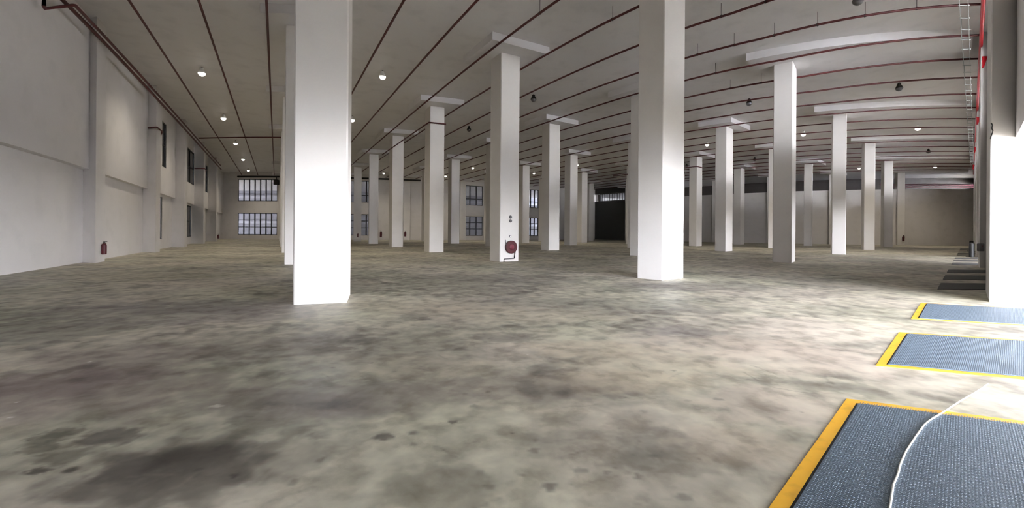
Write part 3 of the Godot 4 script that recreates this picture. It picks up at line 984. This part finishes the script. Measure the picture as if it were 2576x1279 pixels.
func levelers() -> void:
	var words := ["nearest steel dock leveler plate with yellow border, under the white cable", "second steel dock leveler plate with yellow border on the right floor", "third steel dock leveler plate with yellow border, before the white pier"]
	# outer corners: near left, far left, far right, near right
	var A := px(2130, 1005)
	var B := px(1935, 1279)
	var far_r := px(2576, 1062)
	var E := A + (far_r - A) * 1.3
	var near_l := A + (B - A) * 1.25
	var near_r := near_l + (E - A)
	var quads := [
		[near_l, A, E, near_r],
		[px(2203, 921), px(2262, 837), px(2645, 861.5), px(2662, 963.7)],
		[px(2292, 803), px(2317, 763), px(2602, 778.6), px(2612, 822.4)]]
	for d in DOCKS:
		quads.append([W3(0.92 - 0.003 * d[0], d[0], 0), W3(0.92 - 0.003 * d[0], d[1], 0), W3(-1.0, d[1], 0), W3(-1.0, d[0], 0)])
	for k in quads.size():
		var q: Array = quads[k]
		var mid: Vector3 = (q[0] + q[1] + q[2] + q[3]) / 4.0
		var lab: String = words[k] if k < 3 else "dark steel dock leveler plate by the right wall, %s beyond the white pier" % ORD[k - 3]
		var o := thing("dock_leveler", lab, "dock leveler", mid, 0.0, "dock levelers along the right wall")
		var c := []
		for p in q: c.append(p - mid)
		var at := func(s: float, t: float) -> Vector2:      # s from left to wall, t from near to far
			var p: Vector3 = c[0].lerp(c[3], s).lerp(c[1].lerp(c[2], s), t)
			return Vector2(p.x, p.z)
		var ws: float = 0.085 / c[0].distance_to(c[3])
		var wt: float = 0.1 / c[0].distance_to(c[1])
		if k < 3:
			for b in [[0.0, ws, 0.0, 1.0], [ws, 1.0, 0.0, wt], [ws, 1.0, 1.0 - wt, 1.0]]:
				var st := mb()
				prism(st, [at.call(b[0], b[2]), at.call(b[1], b[2]), at.call(b[1], b[3]), at.call(b[0], b[3])], 0.0, 0.006)
				obj("border_stripe", st, M.yellow, o)
		var rim := mb()
		prism(rim, [at.call(ws, wt), at.call(1.0, wt), at.call(1.0, 1.0 - wt), at.call(ws, 1.0 - wt)], 0.0, 0.004)
		obj("pit_rim", rim, M.black, o)
		var e := 0.018
		var es: float = e / c[0].distance_to(c[3])
		var et: float = e / c[0].distance_to(c[1])
		var cut := [0.0, 0.34, 0.52, 1.0] if k < 3 else [0.0, 1.0]
		var t0: float = wt + et
		var t1: float = 1.0 - wt - et
		for g in cut.size() - 1:
			var ta := lerpf(t0, t1, cut[g]) + (0.0012 if g > 0 else 0.0)
			var tb := lerpf(t0, t1, cut[g + 1])
			var st := mb()
			prism(st, [at.call(ws + es, ta), at.call(1.0, ta), at.call(1.0, tb), at.call(ws + es, tb)], 0.004, 0.012)
			obj("deck_plate", st, M.deck if k < 3 else M.oldplate, o)
		if k < 3:
			var bump := mb()
			lathe(bump, [Vector2(0.0, 0.0022), Vector2(0.0035, 0.0018), Vector2(0.005, 0.0)], Vector3.ZERO, 6)
			var mm := MultiMesh.new()
			mm.transform_format = MultiMesh.TRANSFORM_3D
			mm.mesh = bump.commit()
			var wide: float = c[0].distance_to(c[3])
			var deep: float = c[0].distance_to(c[1])
			var nx := int(wide / 0.0165)
			var nz := int(deep / 0.023)
			mm.instance_count = (nx - 7) * (nz - 9)
			var n := 0
			for i in nx - 7:
				for j in nz - 9:
					var p: Vector2 = at.call(ws + es + (i + 0.9) * 0.0165 / wide, t0 + (j + 0.6 + 0.5 * (i % 2)) * 0.023 / deep)
					mm.set_instance_transform(n, Transform3D(Basis(Vector3.UP, 0.8).scaled(Vector3(1.5 if (i + j) % 2 else 0.9, 1, 0.9 if (i + j) % 2 else 1.5)), Vector3(p.x, 0.012, p.y)))
					n += 1
			var mi := MultiMeshInstance3D.new()
			mi.name = "tread_studs"
			mi.multimesh = mm
			mi.material_override = M.stud
			mi.set_meta("kind", "stuff")
			o.add_child(mi, true)
	# the lifting ring hole of the nearest plate
	# white cable lying over the nearest plate
	var pts := []
	for p in [[2486, 966], [2460, 984], [2415, 1010], [2370, 1039], [2346, 1053], [2325, 1069], [2304, 1098], [2279, 1136], [2264, 1170], [2258, 1195], [2247, 1220], [2243, 1246], [2238, 1279], [2240, 1320], [2250, 1380]]:
		pts.append(px(p[0], p[1], 0.02))
	var cv := Curve3D.new()
	for k in pts.size():
		var t: Vector3 = (pts[mini(k + 1, pts.size() - 1)] - pts[maxi(k - 1, 0)]) / 6.0
		cv.add_point(pts[k], -t, t)
	var st := mb()
	tube(st, Array(cv.tessellate(4, 2)), 0.0062, 8)
	tag(obj("cable", st, M.cable), "thin white cable lying in a curve across the nearest leveler plate", "cable")

func right_details() -> void:
	var lab := ["large white pier at the right edge, before the third leveler", "second white pier of the right wall, partly behind the large pier", "third white pier of the right wall", "fourth white pier of the right wall", "fifth white pier of the right wall, near the far partition"]
	for k in 5:
		var yf := 9.85 + SY * k
		var back := -1.47 - 0.004 * yf if k == 0 else -1.04 - 0.004 * yf
		var xe := -0.52 - 0.07 * k
		var q := [W(xe, yf), W(back, yf), W(back, yf + 1.9), W(xe, yf + 1.9)]
		var mid: Vector2 = (q[0] + q[2]) / 2.0
		var o := thing("pier", lab[k], "pier", up(mid, 0), 0, "piers of the right wall")
		var st := mb()
		column_shaft(st, [q[0] - mid, q[1] - mid, q[2] - mid, q[3] - mid], 0.0, CEIL - 0.002)
		obj("shaft", st, M.column, o)
	# fittings on the second pier and the right wall
	var a := W(-0.56, 20.1)
	var o := thing("control_box", "dark grey dock control box on the second right wall pier", "control box", up(a, 0.95) + Vector3(0.05, 0, 0.03))
	var st := mb()
	chamfered(st, Vector3.ZERO, Vector3(0.22, 0.36, 0.12), 0.02)
	obj("housing", st, M.grey, o)
	st = mb()
	lathe(st, [Vector2(0.0, 0.09), Vector2(0.025, 0.085), Vector2(0.028, 0.06)], Vector3(0, 0.06, 0), 12, Basis(Vector3.RIGHT, PI / 2.0))
	obj("button", st, M.red, o)
	st = mb()
	var b := W(-0.53, 9.82)
	var w := []
	for p in [[0.0, 4.02], [0.03, 3.97], [0.015, 3.9], [0.04, 3.85], [0.02, 3.78], [0.0, 3.72], [-0.01, 3.66]]:
		w.append(Vector3(b.x + p[0], p[1], b.y))
	tube(st, w, 0.012, 6)
	tag(obj("hanging_cable", st, M.dark), "short dark cable dangling high on the large right pier", "cable")
	# dock bumper lights and a traffic lamp by the far docks
	var t := thing("dock_lamp", "small dark dock lamp on an arm near the far end of the right wall", "lamp", W3(-1.1, 40.5, 3.5))
	st = mb()
	tube(st, [Vector3(0.3, 0, 0), Vector3(-0.5, 0.1, 0.5)], 0.03, 6)
	obj("arm", st, M.dark, t)
	st = mb()
	lathe(st, [Vector2(0.0, 0.2), Vector2(0.1, 0.15), Vector2(0.22, -0.1), Vector2(0.0, -0.1)], Vector3(-0.5, 0.1, 0.5), 14)
	obj("shade", st, M.dark, t)
	for k in 2:
		var s := thing("bollard", ["dark dock bollard beside the farther leveler plates", "second dark dock bollard, nearer the far partition"][k], "bollard", W3(-0.35 - 0.1 * k, 30.0 + 11.0 * k, 0.0), 0.0, "dark bollards along the right wall")
		st = mb()
		lathe(st, [Vector2(0, 1.0), Vector2(0.1, 0.98), Vector2(0.14, 0.92), Vector2(0.14, 0.02), Vector2(0.0, 0.02)], Vector3.ZERO, 14)
		obj("post", st, M.black, s)
		st = mb()
		bx(st, Vector3(0, 0.015, 0), Vector3(0.4, 0.03, 0.4))
		obj("base_plate", st, M.black, s)
	# pipework seen in the gap above the far partition
	for k in 3:
		var y := 64.5 + 2.0 * k
		st = mb()
		tube(st, [W3(-1.5, y, 9.0), W3(6.0, y, 9.0), W3(13.0, y, 9.0)], 0.06, 6)
		tag(obj("gap_pipe", st, M.pink), "%s red pipe in the gap above the far partition wall" % ["nearest", "middle", "farthest"][k], "pipe", "pipes above the far partition")

func _ready() -> void:
	camera_and_light()
	materials()
	shell()
	columns()
	left_details()
	back_details()
	pipes()
	dock_doors()
	cable_ladder()
	lamps()
	levelers()
	right_details()
